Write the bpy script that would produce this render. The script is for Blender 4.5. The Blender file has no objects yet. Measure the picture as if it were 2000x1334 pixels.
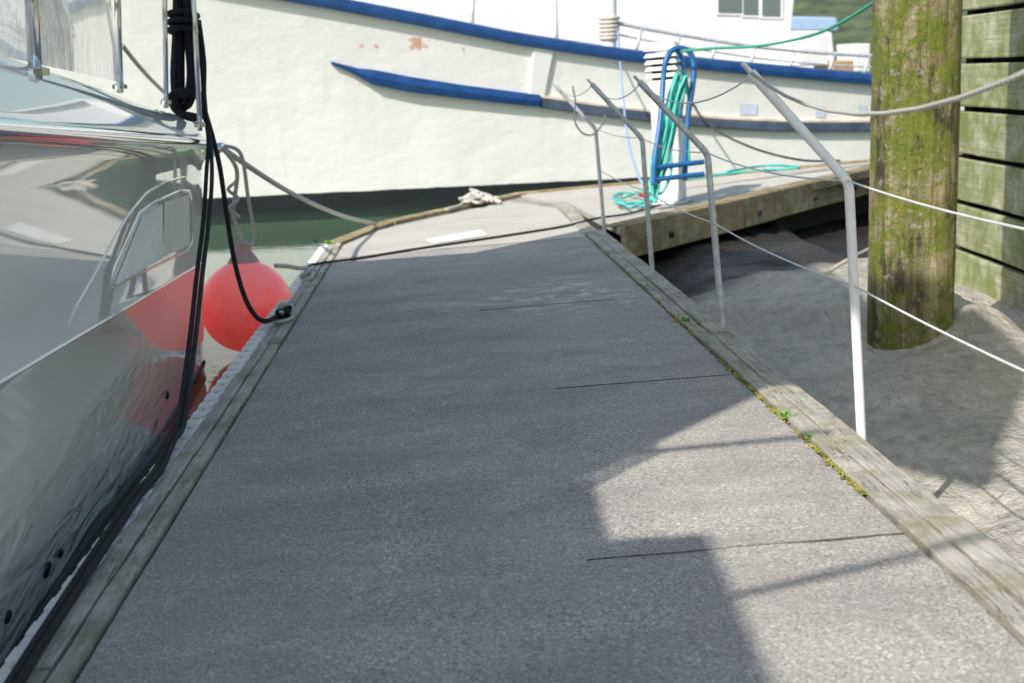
import bpy,bmesh,math,random
from mathutils import Vector as V, Matrix, noise
from mathutils.bvhtree import BVHTree
random.seed(7)
S=bpy.context.scene; COL=S.collection
S.view_settings.view_transform='Standard'
try: S.view_settings.look='None'
except Exception: pass
# ------------------------------------------------------------ camera frame
F=2800.; th=math.atan(517/F); rr=math.radians(1.5); CZ=1.78
CAM=V((0,0,CZ))
fw=V((0,math.cos(th),-math.sin(th))); u0=V((0,math.sin(th),math.cos(th))); r0=V((1,0,0))
rt=r0*math.cos(rr)-u0*math.sin(rr); up=u0*math.cos(rr)+r0*math.sin(rr)
def ray(px,py): return rt*((px-1000)/F)+up*((667-py)/F)+fw
def at(px,py,d): return CAM+ray(px,py)*d
def onpl(px,py,p,n):
    d=ray(px,py); return CAM+d*((p-CAM).dot(n)/d.dot(n))
def onz(px,py,z): return onpl(px,py,V((0,0,z)),V((0,0,1)))
# dock frame (the floats sit a little tilted)
e2=(rt*-150+up*482+fw*2800).normalized(); e1=(rt+up*.08); e1=(e1-e2*e1.dot(e2)).normalized(); en=e1.cross(e2).normalized()
DO=CAM-en*1.25
DM=Matrix(((e1.x,e2.x,en.x,DO.x),(e1.y,e2.y,en.y,DO.y),(e1.z,e2.z,en.z,DO.z),(0,0,0,1))); DI=DM.inverted()
def duv(px,py):
    p=DI@onpl(px,py,DO,en); return V((p.x,p.y))
def DL(u,v,w=0.): return DM@V((u,v,w))
def dpx(px,py,w=0.): p=duv(px,py); return DL(p.x,p.y,w)
def mean(*a): return sum(a)/len(a)
UL=mean(*[duv(*p).x for p in ((0,1290),(330,880),(600,520))])
UML=mean(*[duv(*p).x for p in ((130,1334),(520,740),(640,520))])
UMR=mean(*[duv(*p).x for p in ((1998,1248),(1998,1248),(1770,1040),(1415,732),(1262,580))])+.01
UR=mean(*[duv(*p).x for p in ((2000,1100),(1690,850))])-.022
UB=mean(*[duv(*p).x for p in ((1680,845),(1405,630),(1280,520))])
UB=max(UB,UR+.012)
def sm(x): x=max(0,min(1,x)); return x*x*(3-2*x)
def nz(*a): return noise.noise(V(a))
# ------------------------------------------------------------ mesh helpers
class MB:
    def __init__(s): s.v=[];s.f=[];s.uv=[]
    def add(s,vs,fs,uv=None):
        k=len(s.v); s.v+=[V(p) for p in vs]; s.f+=[tuple(i+k for i in f) for f in fs]
        s.uv+= uv if uv else [None]*len(fs)
        return s
PMAT={}
def obj(name,mb,mat,parent=None,local=False,smooth=False,bevel=0,sharp=None):
    me=bpy.data.meshes.new(name)
    vs=mb.v; o=bpy.data.objects.new(name,me); COL.objects.link(o)
    if parent is not None:
        M=PMAT[parent.name]; PMAT[o.name]=M; o.parent=parent
        if not local:
            I=M.inverted(); vs=[I@p for p in vs]
    else:
        xs=[p.x for p in vs];ys=[p.y for p in vs];zs=[p.z for p in vs]
        L=V(((min(xs)+max(xs))/2,(min(ys)+max(ys))/2,min(zs))); o.location=L; PMAT[o.name]=Matrix.Translation(L)
        vs=[p-L for p in vs]
    me.from_pydata(vs,[],mb.f)
    if any(mb.uv):
        l=me.uv_layers.new(name='UVMap'); k=0
        for f,u in zip(mb.f,mb.uv):
            for j in range(len(f)):
                if u: l.data[k].uv=u[j]
                k+=1
    me.materials.append(mat); me.validate(); me.update()
    if smooth:
        me.shade_smooth()
        if sharp: me.set_sharp_from_angle(angle=math.radians(sharp))
    if bevel:
        b=o.modifiers.new('bevel','BEVEL'); b.width=bevel; b.segments=2; b.limit_method='ANGLE'
    return o
def tag(o,label=None,cat=None,group=None,kind=None):
    if label:o['label']=label
    if cat:o['category']=cat
    if group:o['group']=group
    if kind:o['kind']=kind
    return o
def thing(name,loc,label,cat,group=None,M=None):
    o=bpy.data.objects.new(name,None); COL.objects.link(o)
    M=M or Matrix.Translation(loc); o.matrix_world=M; PMAT[o.name]=M; o.empty_display_size=.1
    return tag(o,label,cat,group)
def spl(pts,n=6,closed=False):
    P=[V(p) for p in pts]; out=[]; m=len(P)
    for i in range(m if closed else m-1):
        if closed: a,b,c,d=P[i-1],P[i],P[(i+1)%m],P[(i+2)%m]
        else: a,b,c,d=P[max(i-1,0)],P[i],P[i+1],P[min(i+2,m-1)]
        for k in range(n):
            t=k/n; out.append(.5*((2*b)+(c-a)*t+(2*a-5*b+4*c-d)*t*t+(3*b-a-3*c+d)*t**3))
    if not closed: out.append(P[-1])
    return out
def tube(mb,pts,r,n=8,closed=False,cap=True):
    P=[V(p) for p in pts if p is not None]; m=len(P); R=r if isinstance(r,(list,tuple)) else [r]*m
    T=[]
    for i in range(m):
        a=P[i-1] if (i>0 or closed) else P[i]; b=P[(i+1)%m] if (i<m-1 or closed) else P[i]
        t=(b-a); T.append(t.normalized() if t.length>1e-9 else V((0,0,1)))
    x=T[0].orthogonal().normalized(); vs=[];ln=0;L=[]
    for i in range(m):
        x=(x-T[i]*x.dot(T[i])); x=x.normalized() if x.length>1e-6 else T[i].orthogonal().normalized(); y=T[i].cross(x)
        if i: ln+=(P[i]-P[i-1]).length
        L.append(ln)
        for k in range(n):
            a=2*math.pi*k/n; vs.append(P[i]+(x*math.cos(a)+y*math.sin(a))*R[i])
    fs=[];uv=[]
    for i in range(m if closed else m-1):
        j=(i+1)%m; lj=L[j] if j>i else ln+.02
        for k in range(n):
            q=(k+1)%n
            fs.append((i*n+k,i*n+q,j*n+q,j*n+k)); uv.append([(k/n,L[i]),((k+1)/n,L[i]),((k+1)/n,lj),(k/n,lj)])
    if cap and not closed:
        fs.append(tuple(range(n-1,-1,-1)));uv.append(None); fs.append(tuple((m-1)*n+k for k in range(n)));uv.append(None)
    return mb.add(vs,fs,uv)
def box(mb,c,s,M=None):
    c=V(c); vs=[]
    for z in(-1,1):
        for y in(-1,1):
            for x in(-1,1):
                p=V((x*s[0]/2,y*s[1]/2,z*s[2]/2))+c; vs.append(M@p if M else p)
    return mb.add(vs,[(0,2,3,1),(4,5,7,6),(0,1,5,4),(2,6,7,3),(0,4,6,2),(1,3,7,5)])
def prism(mb,poly,off):
    n=len(poly); off=V(off); vs=[V(p) for p in poly]+[V(p)+off for p in poly]
    return mb.add(vs,[tuple(range(n)),tuple(range(2*n-1,n-1,-1))]+[(i,n+i,n+(i+1)%n,(i+1)%n) for i in range(n)])
def sweep(mb,pts,nrm,prof):
    m=len(pts); vs=[];k=None
    for i,p in enumerate(pts):
        pr=prof(i); k=len(pr)
        n=nrm[i] if isinstance(nrm,list) else nrm
        vs+=[V(p)+n*a+V((0,0,b)) for a,b in pr]
    fs=[(i*k+j,i*k+(j+1)%k,(i+1)*k+(j+1)%k,(i+1)*k+j) for i in range(m-1) for j in range(k)]
    fs+=[tuple(range(k-1,-1,-1)),tuple((m-1)*k+j for j in range(k))]
    return mb.add(vs,fs)
def lathe(mb,prof,c,n=24,M=None):
    vs=[]
    for r,z in prof:
        for k in range(n):
            a=2*math.pi*k/n; p=V((r*math.cos(a),r*math.sin(a),z)); vs.append((M@p if M else p)+V(c))
    m=len(prof); fs=[(i*n+k,i*n+(k+1)%n,(i+1)*n+(k+1)%n,(i+1)*n+k) for i in range(m-1) for k in range(n)]
    fs+=[tuple(range(n-1,-1,-1)),tuple((m-1)*n+k for k in range(n))]
    return mb.add(vs,fs)
def interp(tab,x):
    if x<=tab[0][0]:
        (a,b),(c,d)=tab[0],tab[1]
    elif x>=tab[-1][0]:
        (a,b),(c,d)=tab[-2],tab[-1]
    else:
        for i in range(len(tab)-1):
            if tab[i][0]<=x<=tab[i+1][0]: (a,b),(c,d)=tab[i],tab[i+1]; break
    return b+(d-b)*(x-a)/(c-a)
# ------------------------------------------------------------ materials
class NM:
    def __init__(s,name,col=(.5,.5,.5),rough=.5,metal=0.,**k):
        s.m=bpy.data.materials.new(name); s.m.use_nodes=True; s.t=s.m.node_tree; s.b=s.t.nodes['Principled BSDF']
        s.set('Base Color',col); s.set('Roughness',rough); s.set('Metallic',metal)
        for a,b in k.items(): s.set(a.replace('_',' '),b)
    def inp(s,i,v):
        if hasattr(v,'is_output'): s.t.links.new(v,i)
        elif isinstance(v,tuple) and len(v)==3 and i.type=='RGBA': i.default_value=(*v,1)
        else: i.default_value=v
    def set(s,nm,v): s.inp(s.b.inputs[nm],v); return s
    def node(s,t): return s.t.nodes.new(t)
    def co(s,kind='Object',sc=(1,1,1)):
        a=s.node('ShaderNodeTexCoord'); m=s.node('ShaderNodeMapping'); s.t.links.new(a.outputs[kind],m.inputs[0]); m.inputs['Scale'].default_value=sc; return m.outputs[0]
    def pos(s): return s.node('ShaderNodeNewGeometry').outputs['Position']
    def noise(s,vec,scale,detail=4,rough=.55,dist=0):
        n=s.node('ShaderNodeTexNoise'); s.inp(n.inputs['Vector'],vec)
        for a,b in (('Scale',scale),('Detail',detail),('Roughness',rough),('Distortion',dist)): n.inputs[a].default_value=b
        return n.outputs[0]
    def voro(s,vec,scale,out='Distance'):
        n=s.node('ShaderNodeTexVoronoi'); s.inp(n.inputs['Vector'],vec); n.inputs['Scale'].default_value=scale; return n.outputs[out]
    def ramp(s,fac,stops):
        n=s.node('ShaderNodeValToRGB'); s.inp(n.inputs[0],fac); e=n.color_ramp.elements
        while len(e)<len(stops): e.new(.5)
        for q,(p,c) in zip(e,stops): q.position=p; q.color=(*c,1) if isinstance(c,tuple) else (c,c,c,1)
        return n.outputs[0]
    def mix(s,fac,a,b,mode='MIX'):
        n=s.node('ShaderNodeMix'); n.data_type='RGBA'; n.blend_type=mode; s.inp(n.inputs[0],fac); s.inp(n.inputs[6],a); s.inp(n.inputs[7],b); return n.outputs[2]
    def math(s,op,a,b=0.):
        n=s.node('ShaderNodeMath'); n.operation=op; s.inp(n.inputs[0],a); s.inp(n.inputs[1],b); return n.outputs[0]
    def xyz(s,vec):
        n=s.node('ShaderNodeSeparateXYZ'); s.inp(n.inputs[0],vec); return n.outputs
    def dist(s,p):
        n=s.node('ShaderNodeVectorMath'); n.operation='DISTANCE'; s.inp(n.inputs[0],s.pos()); n.inputs[1].default_value=p; return n.outputs['Value']
    def bump(s,h,st=.5,d=.01):
        n=s.node('ShaderNodeBump'); s.inp(n.inputs['Height'],h); n.inputs['Strength'].default_value=st; n.inputs['Distance'].default_value=d; s.t.links.new(n.outputs[0],s.b.inputs['Normal']); return s
def plain(name,c,rough=.4,metal=0.,var=.12,sc=6.,bump=.1,**k):
    m=NM(name,c,rough,metal,**k); v=m.co(); n=m.noise(v,sc,5)
    m.set('Base Color',m.ramp(n,[(.25,tuple(x*(1-var) for x in c)),(.75,tuple(min(1,x*(1+var)) for x in c))]))
    if bump: m.bump(m.noise(v,sc*8,4),bump,.004)
    return m.m
def rope_mat(name,c,c2,fr=60):
    m=NM(name,c,.8); uv=m.co('UV',(1,1,1)); x=m.xyz(uv)
    t=m.math('ADD',m.math('MULTIPLY',x[0],3.),m.math('MULTIPLY',x[1],fr)); f=m.math('FRACT',t); h=m.math('ABSOLUTE',m.math('SUBTRACT',f,.5))
    h2=m.math('SUBTRACT',.5,h)
    m.set('Base Color',m.mix(m.ramp(h2,[(0,0.),(.35,1.)]),c2,c)); m.bump(h2,.8,.006); return m.m
def wood_mat(name,sc,dark,light,moss=0.,mosscol=(.12,.16,.03),rough=.85,lo=.3,hi=.7,crack=0.):
    m=NM(name,light,rough); v=m.co('Object',sc); w=m.co()
    g=m.noise(v,6,8,.65,.4); big=m.noise(w,1.6,5); fine=m.noise(v,30,4,.7)
    c=m.ramp(g,[(lo,dark),(hi,light)])
    c=m.mix(m.ramp(fine,[(.35,.55),(.6,1.)]),tuple(x*.55 for x in dark),c)
    c=m.mix(m.ramp(big,[(.3,.0),(.7,.45)]),c,tuple(min(1,x*1.25) for x in light))
    if crack:
        cr=m.ramp(m.math('ABSOLUTE',m.math('SUBTRACT',m.noise(v,3.1,5,.6,.6),.5)),[(.0,1.),(.016,0.)])
        c=m.mix(m.math('MULTIPLY',m.math('MULTIPLY',cr,m.ramp(m.noise(w,2.3,3),[(.45,0.),(.55,1.)])),crack),c,(.04,.035,.028))
        c=m.mix(m.ramp(m.noise(w,3.3,8,.75),[(.5,0.),(.68,.6)]),c,tuple(x*.6 for x in dark))
    if moss: c=m.mix(m.math('MULTIPLY',m.ramp(m.noise(w,4,8,.7),[(.5-moss*.3,0.),(.72-moss*.2,1.)]),.85),c,mosscol)
    m.set('Base Color',c); m.bump(m.math('ADD',g,m.math('MULTIPLY',fine,.6)),.7,.008); return m.m
# deck mat
m=NM('deck_mat',rough=.95); v=m.co(); gr=m.voro(v,135,'Color'); g2=m.noise(v,125,4,.78)
big=m.noise(m.co('Object',(1.2,.5,1)),1.5,6,.6); bands=m.noise(m.co('Object',(.7,2,1)),1.0,8,.7)
c=m.ramp(g2,[(.33,(.12,.112,.105)),(.5,(.41,.38,.35)),(.67,(.76,.715,.655))])
sp=m.ramp(m.xyz(gr)[0],[(.86,0.),(.92,1.)])
c=m.mix(m.math('MULTIPLY',sp,.65),c,(.88,.83,.75))
sp2=m.ramp(m.xyz(gr)[1],[(.85,0.),(.91,1.)])
c=m.mix(m.math('MULTIPLY',sp2,.55),c,(.07,.067,.065))
c=m.mix(m.ramp(big,[(.3,.0),(.75,.45)]),c,(.55,.505,.455))
c=m.mix(m.ramp(bands,[(.38,.3),(.6,.0)]),c,(.17,.162,.158))
wr=m.ramp(m.noise(m.co('Object',(.9,1.2,1)),2.3,10,.72,.5),[(.42,0.),(.6,.35)]); c=m.mix(wr,c,(.235,.222,.215))
scf=m.ramp(m.noise(m.co('Object',(2.2,.9,1)),2.6,9,.75,.8),[(.58,0.),(.72,.5)]); c=m.mix(scf,c,(.72,.69,.65))
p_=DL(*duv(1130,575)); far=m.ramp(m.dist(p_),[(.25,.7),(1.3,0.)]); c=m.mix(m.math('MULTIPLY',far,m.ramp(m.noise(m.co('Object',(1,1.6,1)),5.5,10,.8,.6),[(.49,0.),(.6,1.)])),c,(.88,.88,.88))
dots=m.ramp(m.math('ADD',m.voro(v,5.5),m.math('MULTIPLY',m.noise(v,40),.06)),[(.06,1.),(.08,0.)])
c=m.mix(m.math('MULTIPLY',dots,m.ramp(m.noise(v,.8),[(.5,0.),(.56,.9)])),c,(.85,.85,.83))
m.set('Base Color',c); m.bump(m.math('ADD',g2,m.math('MULTIPLY',m.noise(v,45,3),.8)),.65,.005); MAT_DECK=m.m
m=NM('pale_mat',rough=.93); v=m.co(); c=m.ramp(m.noise(v,60,5,.7),[(.3,(.36,.342,.30)),(.7,(.70,.665,.595))])
c=m.mix(m.ramp(m.noise(v,1.5,6),[(.4,0.),(.7,.6)]),c,(.40,.38,.33)); m.set('Base Color',c); m.bump(m.noise(v,60,3),.4,.005); MAT_PALE=m.m
W_V=wood_mat('weathered_plank',(9,.6,9),(.23,.21,.18),(.64,.60,.52),.08,(.24,.22,.1),crack=.95)
W_U=wood_mat('weathered_fascia',(.7,.7,9),(.13,.10,.055),(.58,.49,.31),.45,(.15,.12,.03))
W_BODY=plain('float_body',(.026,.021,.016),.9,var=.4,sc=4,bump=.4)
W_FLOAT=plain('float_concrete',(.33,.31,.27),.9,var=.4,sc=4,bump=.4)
W_WALL=wood_mat('green_wall_plank',(4,.25,9),(.24,.235,.15),(.72,.70,.54),.6,(.18,.235,.035))
STRIP=plain('white_rubbing_strip',(.84,.82,.80),.45,var=.14,sc=9,bump=.25)
GALV=plain('galvanised_steel',(.58,.6,.62),.45,.3,.3,22,.15)
GALVW=plain('bright_galvanised_steel',(.88,.88,.87),.42,.0,.1,22,.15)
CHROME=NM('polished_steel',(.75,.76,.78),.09,1.).m
BLUE=plain('blue_paint',(.012,.06,.20),.34,0,.3,5,.2)
BLUET=plain('blue_tube_paint',(.02,.13,.34),.35,0,.25,12,.15)
WHITE=plain('white_paint',(.82,.82,.81),.4,0,.05,4,.05)
WHITE2=plain('cabin_paint',(.84,.84,.85),.4,0,.04,4,.05)
TURQ=plain('turquoise_hose_plastic',(.06,.50,.43),.35,0,.2,10,.1)
REDP=plain('red_plastic',(.5,.04,.03),.4)
BLACKR=rope_mat('black_rope',(.012,.012,.015),(.003,.003,.004),55)
WHITER=rope_mat('pale_rope',(.66,.63,.57),(.32,.3,.26),45)
GREENR=rope_mat('green_rope',(.06,.40,.28),(.02,.18,.12),45)
LBLUER=rope_mat('light_blue_rope',(.35,.5,.8),(.2,.3,.55),45)
WIRE=plain('white_coated_wire',(.74,.74,.73),.45,0,.15,15,.1)
BLACKP=plain('black_rubber',(.015,.015,.017),.45,0,.2,10,.1)
UNDER=plain('dark_underlay',(.014,.013,.012),1.,0,.2,10,0)
SEAL=plain('dirty_joint',(.09,.082,.074),1.,0,.6,40,.4)
DARK=plain('dark_glass',(.03,.035,.04),.12,0,.2,3,0)
m=NM('window_glass',(.16,.2,.19),.06); MGLASS=m.m
# gelcoat: glossy white, slightly unfair surface, wavier low down amidships
m=NM('gelcoat',(.97,.955,.915),.035,Coat_Weight=.4,Coat_Roughness=.02); v=m.co(); P3=m.xyz(m.pos())
lowm=m.math('MULTIPLY',m.ramp(m.math('MULTIPLY',P3[2],.5),[(.08,1.),(.33,0.)]),m.ramp(m.math('MULTIPLY',P3[1],.1),[(.60,1.),(.74,0.)]))
hh_=m.math('ADD',m.math('MULTIPLY',m.noise(v,.9,1),.4),m.math('MULTIPLY',m.math('MULTIPLY',lowm,m.noise(m.co('Object',(1,.8,4.2)),1.9,1,.45,1.6)),8.))
m.bump(hh_,.22,.03); GEL=m.m
GELT=plain('boot_stripe',(.02,.02,.03),.2)
m=NM('clear_vinyl',(.84,.88,.93),.09,Alpha=.75,Coat_Weight=1.); v=m.co('Object',(1,1.4,1)); w=m.noise(v,2.3,3,.5,1.5); m.bump(w,.5,.05); VINYL=m.m
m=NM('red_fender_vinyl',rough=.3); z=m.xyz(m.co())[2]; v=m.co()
c=m.ramp(z,[(.2,(.97,.07,.075)),(.62,(.97,.36,.34))]); c=m.mix(m.ramp(m.noise(v,7,6,.65),[(.45,0.),(.75,.35)]),c,(.95,.50,.48)); m.set('Base Color',c); m.set('Emission Color',(1.,.11,.10)); m.set('Emission Strength',.28); m.bump(m.noise(v,60,4),.12,.004); FENDER=m.m  # pale top stands for sky light; glow added to brighten the shaded ball
m=NM('pile_bark',rough=.92); w=m.co(); v=m.co('Object',(8,8,.6)); z=m.xyz(w)[2]
g=m.noise(v,3,8,.7,.5); c=m.ramp(g,[(.3,(.15,.115,.06)),(.5,(.45,.37,.21)),(.7,(.78,.70,.47))])
mo=m.ramp(m.noise(w,2.6,10,.78),[(.465,0.),(.535,1.)]); c=m.mix(m.math('MULTIPLY',mo,.88),c,(.21,.275,.02))
mo2=m.ramp(m.noise(w,9,6,.7),[(.5,0.),(.62,1.)]); c=m.mix(m.math('MULTIPLY',mo2,.4),c,(.38,.38,.06))
dk_=m.ramp(m.noise(m.co('Object',(1.3,1.3,.5)),3.3,10,.78),[(.525,0.),(.60,.9)]); c=m.mix(dk_,c,(.075,.06,.04))
low=m.ramp(m.math('ADD',z,m.math('MULTIPLY',m.noise(w,5,5),.7)),[(.85,1.),(1.3,0.)]); c=m.mix(m.math('MULTIPLY',low,.6),c,(.20,.13,.058))
lic=m.ramp(m.noise(w,16,4,.6),[(.62,0.),(.66,1.)]); c=m.mix(m.math('MULTIPLY',lic,.55),c,(.6,.6,.53))
m.set('Base Color',c); m.bump(m.math('ADD',m.math('MULTIPLY',g,1.6),m.noise(w,25,6,.75)),1.,.045); PILE=m.m
m=NM('mud'); v=m.co(); a=m.noise(v,2.,7,.65); b=m.noise(v,9,6,.65); P3=m.xyz(m.pos())
c=m.ramp(a,[(.3,(.42,.395,.355)),(.7,(.62,.565,.475))]); c=m.mix(m.ramp(b,[(.33,.5),(.52,0.)]),c,(.25,.235,.21))
c=m.mix(m.ramp(P3[2],[(.0,.9),(.05,0.)]),c,(.035,.028,.02)); c=m.mix(m.ramp(m.math('MULTIPLY',m.math('ADD',P3[1],m.math('MULTIPLY',P3[0],-.55)),.05),[(.465,0.),(.50,.96)]),c,(.02,.014,.009)); m.set('Base Color',c)  # low mud is wet; far mud blackened as painted shade under the side dock
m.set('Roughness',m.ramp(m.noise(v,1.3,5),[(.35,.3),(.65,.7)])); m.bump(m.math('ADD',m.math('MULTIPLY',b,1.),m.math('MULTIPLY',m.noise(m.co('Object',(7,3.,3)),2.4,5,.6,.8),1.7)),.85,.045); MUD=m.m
m=NM('water',(.075,.13,.085),.03,IOR=1.33); v=m.co('Object',(1,1.5,1)); m.bump(m.math('ADD',m.noise(v,2.6,3,.5,.6),m.math('MULTIPLY',m.noise(v,9,2),.25)),.15,.014); WATER=m.m
m=NM('hill_trees',rough=.95); v=m.co(); m.set('Base Color',m.ramp(m.noise(v,.25,8,.7),[(.35,(.03,.05,.02)),(.65,(.12,.155,.08))])); m.bump(m.noise(v,.5,6),1.,1.5); HILL=m.m
m=NM('moss',rough=.95); v=m.co(); m.set('Base Color',m.ramp(m.noise(v,14,5),[(.35,(.12,.13,.02)),(.65,(.42,.34,.07))])); MOSS=m.m
LEAF=plain('weed_leaf',(.16,.33,.04),.55,0,.3,30,0)
# ------------------------------------------------------------ world, sun, camera
TE=.84
SUN=V((.6,.8,-TE)).normalized(); el=math.asin(-SUN.z)
w=bpy.data.worlds.new('World'); S.world=w; w.use_nodes=True; nt=w.node_tree
sk=nt.nodes.new('ShaderNodeTexSky'); sk.sky_type='NISHITA'; sk.sun_disc=False; sk.sun_elevation=el; sk.sun_rotation=math.atan2(-.6,-.8)
sk.air_density=1.6; sk.dust_density=2.; sk.ozone_density=2.
bg=nt.nodes['Background']; bg.inputs[1].default_value=.15; nt.links.new(sk.outputs[0],bg.inputs[0])
l=bpy.data.lights.new('sun','SUN'); l.energy=5.; l.angle=math.radians(.5); l.color=(1,.95,.87); lo=bpy.data.objects.new('sun',l); lo.rotation_euler=SUN.to_track_quat('-Z','Y').to_euler(); lo.location=(-10,-10,15); COL.objects.link(lo)
cd=bpy.data.cameras.new('camera'); co=bpy.data.objects.new('camera',cd); COL.objects.link(co); S.camera=co
cd.sensor_width=36; cd.lens=F/2000*36; cd.clip_end=3000; cd.clip_start=.05
co.matrix_world=Matrix(((rt.x,up.x,-fw.x,CAM.x),(rt.y,up.y,-fw.y,CAM.y),(rt.z,up.z,-fw.z,CAM.z),(0,0,0,1)))
cd.dof.use_dof=True; cd.dof.focus_distance=5.4; cd.dof.aperture_fstop=4.
# ------------------------------------------------------------ setting
mb=MB(); mb.add([(-600,-600,0),(600,-600,0),(600,600,0),(-600,600,0)],[(0,1,2,3)]); tag(obj('water',mb,WATER),kind='structure')
mb=MB(); n=160
for i in range(n):
    a=2*math.pi*i/n
    for rad,h in ((150,-.5),(156,2.2),(175,7+5*nz(math.cos(a)*4,math.sin(a)*4,1)),(210,15+9*nz(math.cos(a)*3,math.sin(a)*3,4)),(260,9)): mb.v.append(V((rad*math.cos(a),rad*math.sin(a),h)))
for i in range(n):
    for j in range(4): mb.f.append((i*5+j,((i+1)%n)*5+j,((i+1)%n)*5+j+1,i*5+j+1)); mb.uv.append(None)
tag(obj('hills',mb,HILL,smooth=True),kind='structure')
xr0=DL(UR,0).x; xrk=(DL(UR,10)-DL(UR,0)).x/(DL(UR,10)-DL(UR,0)).y
pb=onz(1777,698,.155); dep=(pb-CAM).dot(fw); R0=84/F*dep; pcx=pb.x*(pb.y+R0)/pb.y
def mudz(x,y):
    a=x-(xr0+xrk*y)
    z=.02+.20*sm(a/1.2)+.11*sm((y-8)/1.6)+.10*sm((5.5-y)/2.5)
    z+=.05*nz(x*.9,y*.7,2.)+.035*nz(x*2.2+y*.8,y*1.1,5.)
    f=nz(x*1.2+3,y*1.2,8.); z+=.044*abs(math.sin(6*(x*.8+y*.35)+4*f))*sm(a/.3)*sm((y-3)/2)*.6
    z+=.020*nz(x*4.5,y*3.6,1.)+.008*nz(x*12,y*10,1.)
    z-=sm((y-(9.4+.6*a))/1.6)*.16
    d=math.hypot(x-pcx+.25,y-pb.y+.1); z-=.11*math.exp(-(d/.4)**2)
    d=math.hypot(x-pcx-.36,y-pb.y-.25); z+=.10*math.exp(-(d/.42)**2)
    z-=.26*sm((x-2.75)/.5)*sm((y-6)/2.5)
    return max(z,.012) if x>2.6 else z
mb=MB(); nx,ny=100,300
for j in range(ny+1):
    for i in range(nx+1):
        x=.5+i*.055; y=1.5+j*.055; mb.v.append(V((x,y,mudz(x,y))))
for j in range(ny):
    for i in range(nx): k=j*(nx+1)+i; mb.f.append((k,k+1,k+nx+2,k+nx+1)); mb.uv.append(None)
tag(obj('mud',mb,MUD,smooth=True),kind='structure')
# ------------------------------------------------------------ main dock
V0=-1.6
dock=thing('floating_dock',DO,'long floating dock with dark gritty mats between weathered edge planks','floating dock',M=DM)
vl=duv(645,478).y
pA,pB,pC,pD=duv(740,436),duv(1000,380),duv(1105,398),duv(1203,448)
outl=[V((UL+.05,V0)),V((UR-.02,V0)),V((UR-.02,pD.y)),pC,pB,pA,V((UL+.05,vl))]
mb=MB(); prism(mb,[V((p.x,p.y,-.45)) for p in outl],(0,0,.425)); obj('float_body',mb,W_FLOAT,dock,local=True)
mb=MB(); prism(mb,[V((p.x,p.y,-.0245)) for p in (V((UML-.01,V0)),V((UMR+.01,V0)),V((UMR+.01,pD.y-.3)),V((UML-.01,vl-.2)))],(0,0,.004)); obj('underlay',mb,UNDER,dock,local=True)
s1a,s1b=duv(250,1165),duv(1770,1040); K=(s1b.y-s1a.y)/(s1b.x-s1a.x)
seams=[duv(1770,1040).y,duv(1415,732).y,duv(1262,580).y,duv(1150,463).y]
cuts=[V0-.3,seams[0]-2.35]+seams
def matpanel(va,vb):
    mb=MB(); nu,nv=110,max(4,int((vb-va)/.05)); g=.0012
    for j in range(nv+1):
        for i in range(nu+1):
            u=UML+.006+(UMR-UML-.012)*i/nu; t=j/nv; rgt=sm((u-UMR+1.1)/1.0)
            w1_=.016*sm((u-UMR+.75)/.7)*(.75+.5*nz(u*6,vb,3))
            a=va+g; b=vb-g-w1_-rgt*(.003+.006*abs(nz(u*13,vb,2))); v_=a+(b-a)*t+K*(u-UMR)
            e=min(j,nv-j); w_=.004*nz(u*1.7,v_*1.7,0)+.002*nz(u*6,v_*6,3)+(.010*max(0,nz(u*2.,va*3+j//(nv/2),7))*max(0,1-e/3)*rgt)
            mb.v.append(V((u,v_,w_)))
    N=nu+1
    for j in range(nv):
        for i in range(nu): k=j*N+i; mb.f.append((k,k+1,k+N+1,k+N))
    base=len(mb.v); ring=[i for i in range(N)]+[j*N+nu for j in range(1,nv+1)]+[nv*N+i for i in range(nu-1,-1,-1)]+[j*N for j in range(nv-1,0,-1)]
    mb.v+=[V((mb.v[q].x,mb.v[q].y,-.018)) for q in ring]; L=len(ring)
    for q in range(L): mb.f.append((ring[(q+1)%L],ring[q],base+q,base+(q+1)%L))
    mb.uv=[None]*len(mb.f); return mb
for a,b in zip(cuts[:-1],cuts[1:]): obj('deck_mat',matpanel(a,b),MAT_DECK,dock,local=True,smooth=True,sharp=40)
# thin dirt packed in the joints between mats, fading out to the left
for q_,s_ in enumerate(seams):
    mb=MB(); n=160; lf=(.85,.75,1.,1.3)[q_]; wm=(.017,.010,.011,.012)[q_]
    for i in range(n+1):
        u=UMR-.004-lf*i/n; w_=wm*(1-i/n)**1.1*(.35+1.1*abs(nz(u*11,s_,1)))*(1 if nz(u*7,s_,6)>-.12-.4*(1-i/n) else .05)
        v_=s_-.010+K*(u-UMR)+.005*nz(u*7,s_,2); h=.0025+.004*nz(u*1.7,v_*1.7,0)+.002*nz(u*6,v_*6,3)
        mb.v+=[V((u,v_-w_*.7,h-.004)),V((u,v_,h+.0015)),V((u,v_+w_*.7,h-.004))]
    for i in range(n):
        for k in range(2): mb.f.append((i*3+k,i*3+k+1,i*3+k+4,i*3+k+3)); mb.uv.append(None)
    obj('joint_dirt',mb,SEAL,dock,local=True)
f1,f2,f3=duv(742,449),duv(992,393),duv(1088,407); vs_=seams[-1]+.01
pl=[V((UML+.006,vs_+K*(UML-UMR),-.016)),V((UMR-.006,vs_,-.016)),V((f3.x,f3.y,-.016)),V((f2.x,f2.y,-.016)),V((f1.x,f1.y,-.016)),V((UML+.006,vl-.15,-.016))]
mb=MB(); prism(mb,pl,(0,0,.016)); obj('deck_mat',mb,MAT_PALE,dock,local=True)
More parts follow.
